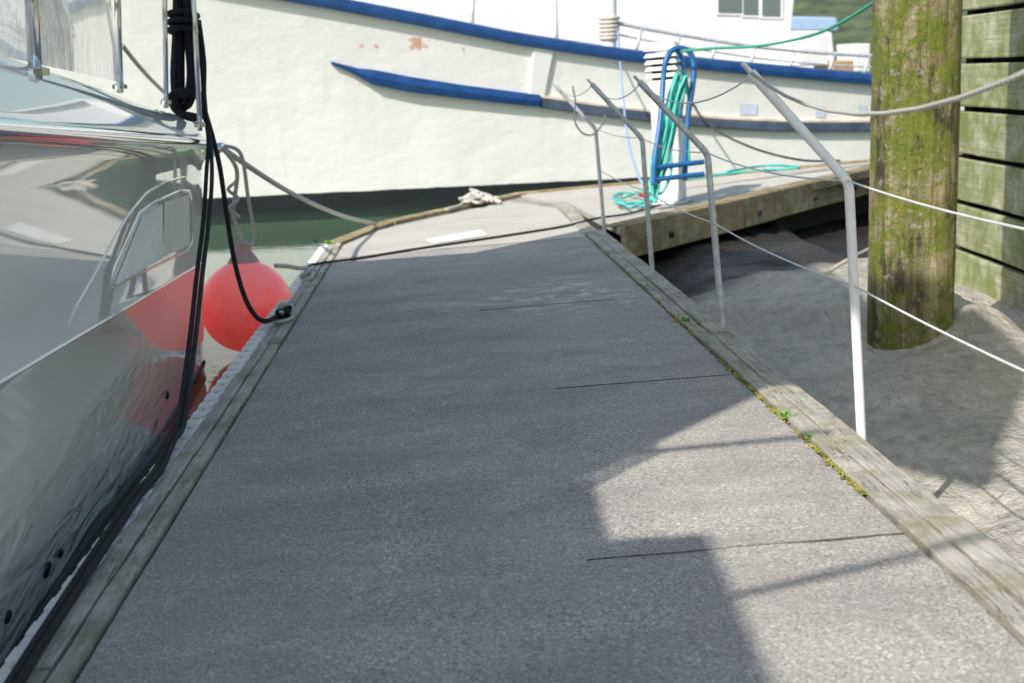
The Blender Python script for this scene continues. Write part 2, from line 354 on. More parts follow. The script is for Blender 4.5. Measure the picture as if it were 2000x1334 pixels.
def plank(ua,ub,va,vb,w0=-.14,w1=.012,mat=W_V):
    mb=MB(); n=max(2,int((vb-va)/.12))
    for j in range(n+1):
        v_=va+(vb-va)*j/n; d=.006*nz(v_*2.3,ua*9,1); d2=.006*nz(v_*2.3,ub*9,5)+.004*nz(v_*9,ub*9,7); h=.005*nz(v_*1.3,ua*5,3)
        mb.v+=[V((ua+d,v_,w0)),V((ub+d2,v_,w0)),V((ub+d2,v_,w1+h)),V((ua+d,v_,w1+h))]
    for j in range(n):
        for k in range(4): q=(k+1)%4; mb.f.append((j*4+k,j*4+q,j*4+4+q,j*4+4+k))
    mb.f+=[(3,2,1,0),tuple(n*4+k for k in range(4))]; mb.uv=[None]*len(mb.f)
    return obj('edge_plank',mb,mat,dock,local=True,bevel=.005)
def run(ua,ub,va,vb,L,ph,**k):
    x=va; e=va+ph
    while x<vb-.05:
        e=min(e,vb); plank(ua,ub,x+.006,e-.006,w1=.008+.014*random.random(),**k); x=e; e=x+L
UMID=(UMR+UR)/2-.01
run(UMR+.008,UMID-.005,V0,pD.y-.25,2.4,3.6); run(UMID+.005,UR,V0,pD.y-.02,3.1,2.2)
LW=(UML-UL-.078)
run(UL+.078,UL+.078+LW*.45,V0,vl,3.6,1.2); run(UL+.086+LW*.45,UML-.006,V0,vl-.1,2.4,2.)
mb=MB(); v_=V0
prism(mb,[V((UL,V0,-.36)),V((UL+.074,V0,-.36)),V((UL+.074,V0,.006)),V((UL,V0,.006))],(0,vl-V0,0))
while v_<vl-.1:
    box(mb,(UL+.037,v_+.03,.010),(.066,.09,.012)); v_+=.17+.01*random.random()
obj('rubbing_strip',mb,STRIP,dock,local=True,bevel=.003)
mb=MB(); v_=V0
while v_<vl-.1:
    lathe(mb,[(.011,0),(.011,.006),(.006,.010)],(UL+.037,v_+.115,.006),8); v_+=.175
tag(obj('rivet',mb,GALV,dock,local=True),kind='stuff')
def trim(a,b,wd,mat,par,w0=-.2,w1=.014,name='edge_plank'):
    d=(b-a).normalized(); q=V((d.y,-d.x))
    mb=MB(); prism(mb,[V((*a,w0)),V((*b,w0)),V((*(b+q*wd),w0)),V((*(a+q*wd),w0))],(0,0,w1-w0)); return obj(name,mb,mat,par,local=True,bevel=.006)
trim(V((UL,vl+.01)),pA-(pA-V((UL,vl))).normalized()*.01,.17,W_U,dock); trim(pA,pB,.2,W_U,dock,w1=.018)
trim(pC+V((.03,.0)),V((UMR+.1,pD.y-.2)),.12,W_V,dock,w1=.016)
# ------------------------------------------------------------ second dock
d2=thing('side_dock',DO,'side dock running off to the right behind the pile with mossy sunlit fascia','floating dock',M=DM)
a,b=duv(1210,446),duv(1720,327); ff,fr=duv(1003,379),duv(1720,312); b=a+(b-a)*1.35; fr=ff+(fr-ff)*1.35; pc=duv(1112,397)
mb=MB(); prism(mb,[V((*p,-.06)) for p in (a,b,fr,ff,pc)],(0,0,.055)); obj('deck_top',mb,MAT_PALE,d2,local=True)
ed=(b-a).normalized(); q=V((-ed.y,ed.x))
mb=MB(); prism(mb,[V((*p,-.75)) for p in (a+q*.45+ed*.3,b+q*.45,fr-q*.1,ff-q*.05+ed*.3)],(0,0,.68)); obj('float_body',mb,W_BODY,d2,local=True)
L=(b-a).length; x=0
while x<L-.1:
    e=min(L,x+2.9); trim(a+ed*(x+.004),a+ed*(e-.004),.05,W_U,d2,-.27+.02*random.random(),.02,'fascia_plank'); x=e
for px,py in ((1330,455),(1470,415),(1560,390),(1640,372)):
    p=duv(px,py-30); t=(p-a).dot(ed); c=a+ed*t-q*.055; mb=MB(); R=Matrix.Rotation(math.pi/2,3,'X'); lathe(mb,[(.03,-.01),(.03,.02),(.018,.03)],(c.x,c.y,-.15),8,R); obj('bolt',mb,BLACKP,d2,local=True)
x=.1
while x<L-2:
    trim(a+q*.24+ed*x,a+q*.24+ed*min(x+2.4,L),.18,W_U,d2,-.004,.016,'edge_plank'); x+=2.41
trim(ff,fr,.16,W_U,d2,-.2,.02,'edge_plank')
# ------------------------------------------------------------ moss and weeds
mb=MB()
def clump(p,r):
    vs=[];n=6
    for k in range(n):
        a=k*2*math.pi/n; rr_=r*(.6+.7*random.random()); vs.append(DL(p.x+rr_*math.cos(a),p.y+1.8*rr_*math.sin(a),.004))
    vs.append(DL(p.x,p.y,.008+r*.4)); mb.add(vs,[(k,(k+1)%n,n) for k in range(n)])
va,vb=duv(1690,970).y,duv(1430,700).y
for i in range(260):
    v_=va+(vb-va)*random.random()
    if nz(v_*3,1,1)>-.1: clump(V((UMR+random.gauss(0,.007),v_)),random.uniform(.002,.008))
for i in range(330):
    v_=random.uniform(va,pD.y-.6)
    if nz(v_*2,4,1)>-.1: clump(V((UMR+random.gauss(0,.007),v_)),random.uniform(.003,.009))
for i in range(110): v_=random.gauss(duv(1600,810).y,.2); clump(V((UMID+random.gauss(0,.022),v_)),random.uniform(.003,.011))
for i in range(140): v_=random.uniform(duv(500,770).y-1,vl-.3); clump(V((UML-.002+random.gauss(0,.005),v_)),random.uniform(.003,.008))
for i in range(90): v_=random.uniform(duv(1360,650).y-.2,duv(1290,585).y); clump(V((UMR+.03+random.gauss(0,.02),v_)),random.uniform(.005,.014))
tag(obj('moss',mb,MOSS,smooth=True),'yellow green moss growing in the gaps between mats and planks','moss',kind='stuff')
def weed(u,v_,s,label):
    mb=MB()
    for i in range(26):
        a=random.uniform(0,6.28); l_=s*random.uniform(.4,1); t=random.uniform(.3,1.2); b0=V((u+random.gauss(0,s*.25),v_+random.gauss(0,s*.5),.008))
        d=V((math.cos(a)*math.sin(t),math.sin(a)*math.sin(t),math.cos(t))); sd=V((-math.sin(a),math.cos(a),0))*l_*.22
        p=[b0,b0+d*l_*.5+sd,b0+d*l_,b0+d*l_*.5-sd]; mb.add([DM@x for x in p],[(0,1,2,3)])
    tag(obj('weed_tuft',mb,LEAF),label,'weed','weeds in the dock seams')
p=duv(1530,822); weed(UMR+.01,p.y,.04,'bright green weed tuft by the sunlit right edge of the dock mat, the larger one')
p=duv(1575,862); weed(UMR+.012,p.y,.025,'small green weed sprig nearest the camera in the right mossy seam')
p=duv(1328,632); weed(UMR+.035,p.y,.035,'green weed in the shaded right edge planks near the second stanchion')
p=duv(660,460); weed(UL+.06,vl-.02,.06,'small green weed at the left corner where the dock edge turns')
# ------------------------------------------------------------ stanchions and wires
vp=[duv(1680,845).y,duv(1405,630).y,duv(1280,520).y,duv(1200,445).y]; vp=[vp[0]-(vp[1]-vp[0])]+vp
LOW,BEND=.51,.86
def spts():
    P=[V((.002,0,-.3)),V((-.006,0,.3)),V((-.014,0,.825))]; r_=.085; c=V((-.014-r_,0,.825)); A_=math.radians(39)
    P+=[c+V((r_*math.cos(A_*k/7),0,r_*math.sin(A_*k/7))) for k in range(1,8)]
    d=V((-math.sin(A_),0,math.cos(A_))); P.append(P[-1]+d*.2); P.append(P[-2]+d*.465); return P
SP=spts(); TIP=SP[-1]
labs=['bent steel stanchion whose top end just enters the frame at the far right','bright white bent steel stanchion nearest the camera, wholly in view beside the mud','grey bent steel stanchion, second from the camera, in front of the side dock','grey bent steel stanchion, third from the camera, before the turquoise hose','grey bent steel stanchion farthest from the camera at the dock corner']
st=[]
for i,v_ in enumerate(vp):
    M=DM@Matrix.Translation((UB,v_,0))@Matrix.Rotation(-.006+.012*math.sin(i*2.3),4,'Y')
    if i==0:
        t=thing('handrail_stanchion',None,labs[0],'stanchion','bent handrail stanchions along the right dock edge',M=M)
        mb=MB(); tube(mb,SP,.0165,12); obj('pole',mb,GALV,t,local=True,smooth=True,sharp=50)
        mb=MB(); e=SP[-1]; d=(SP[-1]-SP[-2]).normalized(); R=Matrix.Translation(e-d*.01)@d.to_track_quat('Z','Y').to_matrix().to_4x4(); box(mb,(0,0,.02),(.045,.012,.06),R); obj('flattened_end',mb,GALV,t,local=True,bevel=.005)
        mb=MB(); box(mb,(-.035,0,-.12),(.05,.07,.12)); obj('bracket',mb,GALV,t,local=True,bevel=.004)
    else:
        c=t.copy(); COL.objects.link(c); c.matrix_world=M; c['label']=labs[i]
        for ch in list(t.children):
            k=ch.copy(); COL.objects.link(k); k.parent=c
            if i==1: k.data=ch.data.copy(); k.data.materials[0]=GALVW
    st.append(M)
def wire(hts,r,name,label,mat,sag=.03,upto=5,start=0,cat='wire'):
    mb=MB(); pts=[]
    A=[m_@h for m_,h in zip(st[start:upto],hts)]
    for a,b in zip(A[:-1],A[1:]):
        for k in range(10): t=k/10; p=a.lerp(b,t); p.z-=sag*4*t*(1-t)*(1+.4*nz(a.y,1,1)); pts.append(p)
    pts.append(A[-1]); tube(mb,pts,r,6); tag(obj(name,mb,mat,smooth=True),label,cat)
wire([V((-.010,-.018,LOW))]*5,.0038,'guard_wire','white lower guard wire threaded through the stanchions at knee height',WIRE,.02)
wire([SP[7]+V((0,-.018,0))]*5,.0038,'guard_wire','white middle guard wire running through the bends of the stanchions',WIRE,.03)
wire([TIP]*2,.0055,'guard_rope','slack pale rope across the front of the pile, joining the two nearest stanchion tops',WHITER,.13,2,0,'rope')
wire([TIP+V((.008,0,-.008))]*4,.0032,'guard_wire','thin slack wire looping between the tops of the four farther stanchions',WIRE,.09,5,1)
mb=MB(); tube(mb,spl([at(1118,168,12.0),at(1124,200,11.95),at(1122,235,11.9),at(1138,260,11.9),at(1160,262,11.95),at(1178,240,12.05),at(1182,225,12.1)],6),.008,6); tag(obj('loose_cord',mb,WHITER,smooth=True),'loose white cord drooping from the farthest stanchion','cord')
# ------------------------------------------------------------ pile and wall
mb=MB(); n=72; H=4.6; m_=160
for j in range(m_+1):
    z=-.5+H*j/m_
    for k in range(n):
        a=2*math.pi*k/n; r_=R0*(1.0-.004*z)*(1+.025*nz(math.cos(a)*1.5,math.sin(a)*1.5,z*.8)+.024*nz(math.cos(a)*7,math.sin(a)*7,z*.9)+.014*nz(math.cos(a)*12,math.sin(a)*12,z*5)+.010*nz(math.cos(a)*22,math.sin(a)*22,z*12))
        mb.v.append(V((pcx+r_*math.cos(a)-.004*z,pb.y+R0+r_*math.sin(a),z)))
for j in range(m_):
    for k in range(n): q=(k+1)%n; mb.f.append((j*n+k,j*n+q,(j+1)*n+q,(j+1)*n+k))
mb.f.append(tuple(m_*n+k for k in range(n))); mb.uv=[None]*len(mb.f)
tag(obj('timber_pile',mb,PILE,smooth=True),'thick round mossy timber pile standing in the mud before the plank wall','pile')
XW=3.55; YE=11.9
wall=thing('plank_wall',V((XW+.1,8,0)),'green stained horizontal plank wall at the right edge behind the pile','wall')
z=onpl(1870,575,V((XW,0,0)),V((1,0,0))).z; ph=(onpl(1870,120,V((XW,0,0)),V((1,0,0))).z-z)/5
for i in range(-1,11):
    z0=z+ph*i; mb=MB(); dx=.018*nz(i*1.7,3,1); n=18
    for j in range(n+1):
        y=3.6+(YE-3.6)*j/n; d=.010*nz(y*.8,i*2.,1); a=.009*nz(y,i*3.,4)
        mb.v+=[V((XW+dx+d,y,z0+.02+a)),V((XW+dx+d+.075,y,z0+.02+a)),V((XW+dx+d+.075,y,z0+ph-.02)),V((XW+dx+d,y,z0+ph-.02))]
    for j in range(n):
        for k in range(4): q=(k+1)%4; mb.f.append((j*4+k,j*4+4+k,j*4+4+q,j*4+q))
    mb.f+=[(0,1,2,3),tuple(n*4+k for k in (3,2,1,0))]; mb.uv=[None]*len(mb.f); obj('plank',mb,W_WALL,wall,bevel=.012)
for y in (4.,7.6,11.5):
    mb=MB(); box(mb,(XW+.19,y,1.6),(.16,.18,4.2)); obj('post',mb,W_BODY,wall,bevel=.01)
mb=MB(); box(mb,(XW+.36,7.8,1.7),(.06,8.2,4.2)); obj('backing_board',mb,W_BODY,wall)
mb=MB(); tube(mb,spl([at(1596,552,10.2),at(1620,530,10.2),at(1660,505,10.3),at(1712,478,10.5)],5),[.02]*5+[.016]*6+[.012]*5,6); tag(obj('driftwood_stick',mb,W_V,smooth=True),'thin driftwood stick poking out of the mud left of the pile','stick')
# ------------------------------------------------------------ pedestal, ladder, hose
pd=duv(1312,396); PMx=DM@Matrix.Translation((pd.x,pd.y,0))@Matrix.Rotation(math.radians(-20),4,'Z')
ped=thing('power_pedestal',None,'white power pedestal with louvred head standing on the dock corner','power pedestal',M=PMx)
mb=MB(); box(mb,(0,0,.62),(.27,.27,1.2)); obj('body',mb,WHITE,ped,local=True,bevel=.03)
mb=MB(); box(mb,(0,0,.01),(.36,.36,.02)); obj('base_plate',mb,GALV,ped,local=True,bevel=.004)
mb=MB(); box(mb,(0,0,1.34),(.2,.2,.26)); obj('lamp_housing',mb,DARK,ped,local=True)
for k in range(4):
    mb=MB(); z=1.245+k*.065; s=.165; t=.14
    mb.add([(-s,-s,z),(s,-s,z),(s,s,z),(-s,s,z),(-t,-t,z+.036),(t,-t,z+.036),(t,t,z+.036),(-t,t,z+.036)],[(3,2,1,0),(4,5,6,7)]+[(i,(i+1)%4,4+(i+1)%4,4+i) for i in range(4)]); obj('louvre',mb,WHITE,ped,local=True,bevel=.006)
mb=MB(); mb.add([(-.17,-.17,1.5),(.17,-.17,1.5),(.17,.17,1.5),(-.17,.17,1.5),(-.13,-.13,1.585),(.13,-.13,1.585),(.13,.13,1.585),(-.13,.13,1.585)],[(3,2,1,0),(4,5,6,7)]+[(i,(i+1)%4,4+(i+1)%4,4+i) for i in range(4)]); obj('cap',mb,WHITE,ped,local=True,bevel=.02)
LD=13.7
lad=thing('boarding_ladder',dpx(1305,400),'blue tubular boarding ladder with hooped top hooked in front of the pedestal','ladder')
mb=MB(); tube(mb,spl([at(1276,362,LD-.1),at(1279,310,LD-.1),at(1290,230,LD-.05),at(1295,160,LD),at(1300,120,LD),at(1312,99,LD+.02),at(1330,94,LD+.05),at(1347,102,LD+.08),at(1355,125,LD+.1),at(1353,165,LD+.1),at(1344,225,LD+.1),at(1339,290,LD+.1),at(1337,352,LD+.1)],8),.028,10); obj('hoop_rail',mb,BLUET,lad,smooth=True)
mb=MB(); tube(mb,spl([at(1300,120,LD+.25),at(1314,106,LD+.3),at(1330,106,LD+.35),at(1336,150,LD+.4),at(1328,230,LD+.4)],6),.02,8); obj('rail',mb,BLUET,lad,smooth=True)
for y0,y1 in ((328,316),(351,340)):
    mb=MB(); tube(mb,[at(1276,y0,LD-.1),at(1374,y1,LD+.1)],.025,10); obj('rung',mb,BLUET,lad,smooth=True,sharp=40)
hose=thing('garden_hose',dpx(1300,400),'turquoise hose hung in loops on the pedestal and trailing on the dock','hose')
mb=MB(); HD=13.8
for k in range(8):
    o=random.uniform(-14,14); o2=random.uniform(-12,14); q_=HD+random.uniform(-.14,.1); bt=random.uniform(-60,12); tw=random.uniform(-10,10)
    tube(mb,spl([at(1322+o*.4,142,q_),at(1310+o*.8+tw,190,q_),at(1295+o-tw*.6,250,q_),at(1282+o*.8,310+bt*.5,q_),at(1272+o*.7,366+bt,q_),at(1280+o2,384+bt,q_-.03),at(1294+o2+tw,340+bt*.6,q_-.02),at(1307+o2-tw,260,q_),at(1324+o2*.6+tw*.5,190,q_),at(1338+o*.4,148,q_)],6),.0145,7)
for k in range(2):
    o=k*7; tube(mb,spl([at(1340,150+o,HD),at(1346,200,HD),at(1344,260,HD),at(1346,310+o,HD)],5),.0145,7)
obj('loop_bundle',mb,TURQ,hose,smooth=True)
mb=MB(); pts=[]
for k in range(34):
    a=k*.5; rx=32+8*math.sin(k*.7); ry=12+5*math.sin(k*1.3); p=duv(1236+rx*math.cos(a)+4*math.sin(k*.31),398+ry*math.sin(a)); pts.append(DL(p.x,p.y,.02+.02*abs(math.sin(k*.45))+.001*k))
tube(mb,spl(pts,3),.0135,7); obj('floor_coil',mb,TURQ,hose,smooth=True)
mb=MB(); tube(mb,[at(1248,379,13.8),at(1260,383,13.8)],.02,10); obj('fitting',mb,REDP,hose,smooth=True,sharp=40)
mb=MB(); tube(mb,spl([dpx(1300,360,.02),dpx(1400,345,.02),dpx(1480,336,.02),dpx(1560,330,.02),dpx(1500,326,.02),dpx(1420,338,.02)],8),.016,6); tag(obj('trailing_hose',mb,TURQ,smooth=True),'turquoise hose lying along the sunlit side dock','hose')
# ------------------------------------------------------------ big boat
A=onz(450,438,0); B=at(1700,300,21.); B.z=0; bd=(B-A).normalized(); bn=V((bd.y,-bd.x,0))
def bp(px,py,off=0): return onpl(px,py,A+bn*off,bn)
SH=[(-500,-215),(0,-112),(300,-58),(640,2),(800,32),(1000,71),(1200,101),(1400,124),(1700,150),(1900,160)]
cols=[]
for px in range(-500,1901,40):
    P=bp(px,interp(SH,px)); cols.append(((P-A).dot(bd),P.z))
fr_=[-.25,0,.06,.13,.22,.32,.44,.56,.68,.8,.9,1.]
def boff(s): return -.035*max(0,-s-4)**2-.012*max(0,s-7)**2
def hpt(s,zs,f,side=1):
    z=zs*f; fl=(.34*max(0,f)**2)*(1-.55*sm((s+2)/9)) - (.25*max(0,-f)*2)
    o=boff(s)+fl
    if side<0: o=-4.4-boff(s)-fl
    return A+bd*s+bn*o+V((0,0,z))
yb=MB()
for side in (1,-1):
    k0=len(yb.v)
    for s,zs in cols:
        for f in fr_: yb.v.append(hpt(s,zs,f,side))
    nf=len(fr_)
    for i in range(len(cols)-1):
        for j in range(nf-1):
            a=k0+i*nf+j; q=(a,a+nf,a+nf+1,a+1); yb.f.append(q if side>0 else q[::-1])
NC=len(cols)*nf
for e in (0,len(cols)-1):
    for j in range(nf-1): yb.f.append((e*nf+j,e*nf+j+1,NC+e*nf+j+1,NC+e*nf+j))
yb.uv=[None]*len(yb.f)
hb=BVHTree.FromPolygons(yb.v,yb.f)
def hit(t,px,py,lift=0):
    l_,n_,_,_=t.ray_cast(CAM,ray(px,py).normalized())
    if l_ is None: return None,None
    if n_.dot(ray(px,py))>0: n_=-n_
    return l_+n_*lift,n_
m=NM('big_hull_paint',rough=.42); v=m.co(); pz=m.xyz(m.pos())[2]
c=m.ramp(m.noise(m.co('Object',(1,1,.25)),1.6,7,.6),[(.3,(.79,.78,.75)),(.7,(.86,.854,.83))])
st_=m.ramp(m.noise(m.co('Object',(3,3,.15)),2.2,5,.6),[(.55,0.),(.75,.3)]); c=m.mix(st_,c,(.67,.62,.53))
sc=m.ramp(m.noise(m.co('Object',(.8,.8,3)),9,6,.7),[(.66,0.),(.72,.5)]); c=m.mix(sc,c,(.88,.87,.85))
for (px,py,r_) in ((812,84,.085),(830,88,.05),(708,92,.035),(735,89,.035),(905,100,.02)):
    p,_=hit(hb,px,py); d=m.math('ADD',m.dist(p),m.math('MULTIPLY',m.math('SUBTRACT',m.noise(v,11,5,.7),.5),.3))
    c=m.mix(m.ramp(d,[(r_*.75,.85),(r_*1.1,0.)]),c,(.6,.31,.22))
zz=m.math('ADD',pz,m.math('MULTIPLY',m.math('SUBTRACT',m.noise(v,3,4),.5),.03))
c=m.mix(m.ramp(zz,[(.345,1.),(.352,0.)]),c,(.016,.020,.022)); c=m.mix(m.ramp(zz,[(.04,.8),(.15,0.)]),c,(.03,.055,.045)); m.set('Base Color',c)
m.bump(m.noise(m.co('Object',(1,1,1.6)),1.7,5,.6),.35,.05); BHULL=m.m
bb=thing('fishing_boat',A+bd*4,'large white wooden fishing boat with blue gunwale moored across the end of the dock','boat')
obj('hull',yb,BHULL,bb,smooth=True,sharp=50)
mb=MB()
for s,zs in cols: mb.v+=[hpt(s,zs,1)+V((0,0,-.45))-bn*.15,hpt(s,zs,1,-1)+V((0,0,-.45))+bn*.15]
for i in range(len(cols)-1): mb.f.append((2*i,2*i+2,2*i+3,2*i+1))
mb.uv=[None]*len(mb.f); obj('deck',mb,MAT_PALE,bb)
for side in (1,-1):
    mb=MB(); pts=[hpt(s,zs,1,side) for s,zs in cols]; sweep(mb,pts,bn*side,lambda i:[(-.2,-.11),(.07,-.12),(.085,-.05),(.075,.02),(.0,.05),(-.2,.05)]); obj('gunwale',mb,BLUE,bb,bevel=.012)
SK=[(646,123),(672,131),(700,142),(725,150),(800,165),(900,179),(1000,191),(1052,197)]
pts=[];nn=[]
for px,py in SK:
    p,n_=hit(hb,px,py); pts.append(p); n_.z=0; nn.append(n_.normalized())
hh=[.02,.03,.055,.095,.1,.09,.085,.08]
mb=MB(); sweep(mb,pts,nn,lambda i:[(-.03,-hh[i]),(.05+hh[i]*.5,-hh[i]),(.06+hh[i]*.7,0),(.04+hh[i]*.4,hh[i]),(-.03,hh[i])]); obj('rubbing_strake',mb,BLUE,bb,bevel=.01)
SK2=[(1055,197),(1150,211),(1250,223),(1330,232),(1400,238),(1500,243),(1600,245),(1700,244),(1800,240)]
pts=[];nn=[]
for px,py in SK2:
    p,n_=hit(hb,px,py); pts.append(p); n_.z=0; nn.append(n_.normalized())
mb=MB(); sweep(mb,pts,nn,lambda i:[(-.03,-.09),(.08,-.085),(.1,.03),(-.03,.035)]); o=obj('rubbing_strake',mb,plain('worn_blue_timber',(.085,.105,.16),.6,0,.5,3,.3),bb,bevel=.01); tag(o,'bare and worn grey blue length of rubbing strake')
mb=MB(); sweep(mb,pts,nn,lambda i:[(-.03,.039),(.085,.039),(.07,.08),(-.03,.08)]); obj('strake_cap',mb,plain('pale_timber',(.5,.45,.38),.6,0,.4,4,.3),bb,bevel=.01)
mb=MB()
for (x0,y0,x1,y1,wd) in ((1062,84,1047,188,.15),):
    a,n_=hit(hb,x0,y0); b,_=hit(hb,x1,y1); d=(b-a).normalized(); sd=n_.cross(d).normalized()
    prism(mb,[a+sd*wd-n_*.02,a-sd*wd-n_*.02,b-sd*wd*.75-n_*.02,b+sd*wd*.75-n_*.02],n_*.065)
obj('hull_pad',mb,WHITE,bb,bevel=.015)
SCUP=plain('scupper_paint',(.62,.68,.8),.4)
for (x0,x1,y0,y1) in ((1443,1478,202,224),(1592,1612,206,229),(1676,1692,205,226)):
    q=[hit(hb,x,y,.012)[0] for x,y in ((x0,y0),(x1,y0),(x1,y1),(x0,y1))]; mb=MB(); mb.add(q,[(0,1,2,3)]); obj('scupper',mb,SCUP,bb)
# superstructure
CO=-1.25
zd=bp(1200,101).z-.5
mb=MB(); bl=bp(700,60,CO);bl.z=zd; br=bp(1535,110,CO);br.z=zd; tr=bp(1566,-110,CO);tl=bp(700,0,CO);tl.z=tr.z
prism(mb,[bl,br,tr,tl],-bn*2.); cab=obj('cabin',mb,WHITE2,bb,bevel=.04)
mb=MB(); prism(mb,[tl+bn*.12+V((0,0,.003)),tr+bn*.12+bd*.15+V((0,0,.003)),tr+bn*.12+bd*.15+V((0,0,.09)),tl+bn*.12+V((0,0,.09))],-bn*2.3); obj('cabin_roof',mb,WHITE2,bb,bevel=.02)
for x0,x1,yb_ in ((1403,1449,24),(1452,1481,28),(1489,1524,31)):
    q=[bp(x,y,CO+.03) for x,y in ((x0,-70),(x1,-64),(x1,yb_+1),(x0,yb_))]; mb=MB()
    qo=[bp(x,y,CO) for x,y in ((x0-5,-76),(x1+5,-70),(x1+5,yb_+7),(x0-5,yb_+6))]; prism(mb,[p-bn*.02 for p in qo],bn*.04); f_=obj('window',mb,WHITE,bb,bevel=.008)
    mb=MB(); mb.add(q,[(0,1,2,3)]); obj('pane',mb,MGLASS,f_)
mb=MB(); tube(mb,[bp(925,-60,-.4),bp(922,30,-.4),bp(921,80,-.4)],.03,8); obj('rail_post',mb,GALV,bb,smooth=True)
mb=MB(); tube(mb,[bp(1082,-60,-.3),bp(1086,60,-.3),bp(1088,105,-.3)],.03,8); obj('rail_post',mb,GALV,bb,smooth=True)
RL=[(1200,44),(1260,56),(1340,70),(1420,83),(1500,94),(1600,103),(1700,109),(1780,112)]
mb=MB(); tube(mb,spl([bp(x,y,-.1) for x,y in RL],4),.026,8); obj('hand_rail',mb,GALV,bb,smooth=True)
mb=MB(); tube(mb,spl([bp(x,y+22,-.1) for x,y in RL],4),.014,6); obj('lower_rail',mb,GALV,bb,smooth=True)
for x in (1245,1320,1392,1468,1545,1622,1690):
    mb=MB(); tube(mb,[bp(x+8,interp(RL,x+8),-.1),bp(x-6,interp(SH,x)+6,-.1)],.022,8); obj('rail_post',mb,GALV,bb,smooth=True)
mb=MB(); tube(mb,[bp(1190,-30,-.05),bp(1190,110,-.05)],.1,14); pt=obj('bollard_post',mb,WHITE,bb,smooth=True,sharp=40)
mb=MB()
for y in (36,44,52,60,68,75): tube(mb,[bp(1190,y,-.05)+(bn*math.cos(a*.5236)+bd*math.sin(a*.5236))*.125 for a in range(12)],.025,6,closed=True)
obj('rope_wrap',mb,WHITER,pt,smooth=True)
for (x0,x1,y0,y1,o_,mt,nm) in ((1561,1618,60,128,-.7,WHITE,'deck_locker'),(1626,1668,118,150,-.6,plain('fish_box_wood',(.45,.3,.17),.7),'wooden_crate'),(1672,1700,85,140,-.9,WHITE,'deck_locker')):
    q=[bp(x,y,o_) for x,y in ((x0,y0),(x1,y0),(x1,y1),(x0,y1))]; mb=MB(); prism(mb,q,-bn*.6); obj(nm,mb,mt,bb,bevel=.02)
# background cruiser
c=at(1470,120,62); c.z=0
cr=thing('cabin_cruiser',c,'distant white cruiser with blue canopy seen past the fishing boat cabin','boat')
mb=MB()
for i in range(13):
    t=i/12; x=-4+8*t; hw=1.3*(1-max(0,(.35-t)/.35)**2*.98); zt=1.5+.5*(1-t)**2
    mb.v+=[c+V((x,-hw*.75,-.2)),c+V((x,-hw,zt)),c+V((x,hw,zt)),c+V((x,hw*.75,-.2))]
for i in range(12):
    for k in range(3): mb.f.append((i*4+k,i*4+4+k,i*4+5+k,i*4+1+k))
mb.f.append((48,49,50,51)); mb.uv=[None]*len(mb.f); obj('hull',mb,WHITE,cr,smooth=True,sharp=40)
mb=MB(); prism(mb,[c+V(p) for p in ((-1.8,-.95,1.55),(3.4,-.95,1.55),(3.2,-.95,3.3),(-.6,-.95,3.3))],V((0,1.9,0))); obj('cabin',mb,WHITE2,cr,bevel=.08)
for x0,x1 in ((.2,1.2),(1.35,2.2),(2.35,3.)):
    mb=MB(); mb.add([c+V((x0,-.96,2.4)),c+V((x1,-.96,2.4)),c+V((x1,-.96,3.05)),c+V((x0,-.96,3.05))],[(0,1,2,3)]); obj('window',mb,MGLASS,cr)
mb=MB(); prism(mb,[c+V(p) for p in ((.6,-1,3.34),(3.5,-1,3.34),(3.4,-1,3.9),(1.4,-1,4.))],V((0,2,0))); obj('canopy',mb,plain('canopy_cloth',(.3,.42,.6),.7),cr,bevel=.1)
# ------------------------------------------------------------ yacht on the left
def ybase(y): return -1.64-.0935*(y-4.6)
path=[V((-3.9,-7.2)),V((-3.1,-6.2)),V((-2.45,-5.)),V((-1.95,-4.)),V((-1.6,-3.)),V((-1.36,-2.)),V((-1.24,-1.)),V((-1.235,0.))]
y=.6
while y<8.86: path.append(V((ybase(y),y))); y+=.15
dd=V((-.0935,1)).normalized(); ln=V((-dd.y,dd.x)); P=path[-1]; Rc=.45; cc=P+ln*Rc
for k in range(1,13): a=k/12*math.pi/2; path.append(cc-ln*Rc*math.cos(a)+dd*Rc*math.sin(a))
P=path[-1]
for k in range(1,9): path.append(P+ln*3.4*k/8)
P=path[-1]; cc=P-dd*Rc
for k in range(1,9): a=k/8*math.pi/2; path.append(cc+dd*Rc*math.cos(a)+ln*Rc*math.sin(a))
P=path[-1]
for k in range(1,17): path.append(P-dd*9.*k/16)
path+=[V((-5.7,-2.)),V((-5.5,-4.)),V((-5.,-5.8)),V((-4.3,-7.)) ]
Nn=len(path); nor=[]
for i in range(Nn):
    t=(path[(i+1)%Nn]-path[i-1]).normalized(); nor.append(V((t.y,-t.x)))
def zsh(y): return 1.68-.051*(max(y,-3)-4.06)-.10*sm((y-8.45)/.9)
def zkn(y): return .95-.056*(max(y,-3)-4.34)
def lev(y):
    s,k=zsh(y),zkn(y); g=1+.45*sm((8.5-y)/4.5); q=sm((7.4-y)/2.4)
    near=[-.12,.0,.043,.082,.110,.122]; aft=[.02,.085,.095,.104,.113,.124]
    o=[a*q+b*(1-q) for a,b in zip(near,aft)]
    return [(-.4,o[0]),(0,o[1]),(k*.17,o[2]),(k*.34,o[3]),(k*.52,o[4]),(k*.75,o[5]),(k-.035,.130),(k-.008,.142),(k+.012,.143),(k+.035,.136),(k+(s-k)*.25,.141),(k+(s-k)*.5,.147),(k+(s-k)*.75,.154),(s-.10,.162),(s-.035,.185),(s-.02,.215),(s+.01,.22),(s+.04,.21),(s+.10*g,.175),(s+.145*g,.12),(s+.168*g,.05),(s+.175*g,-.06),(s+.165*g,-.28),(s+.10*g,-.36)]
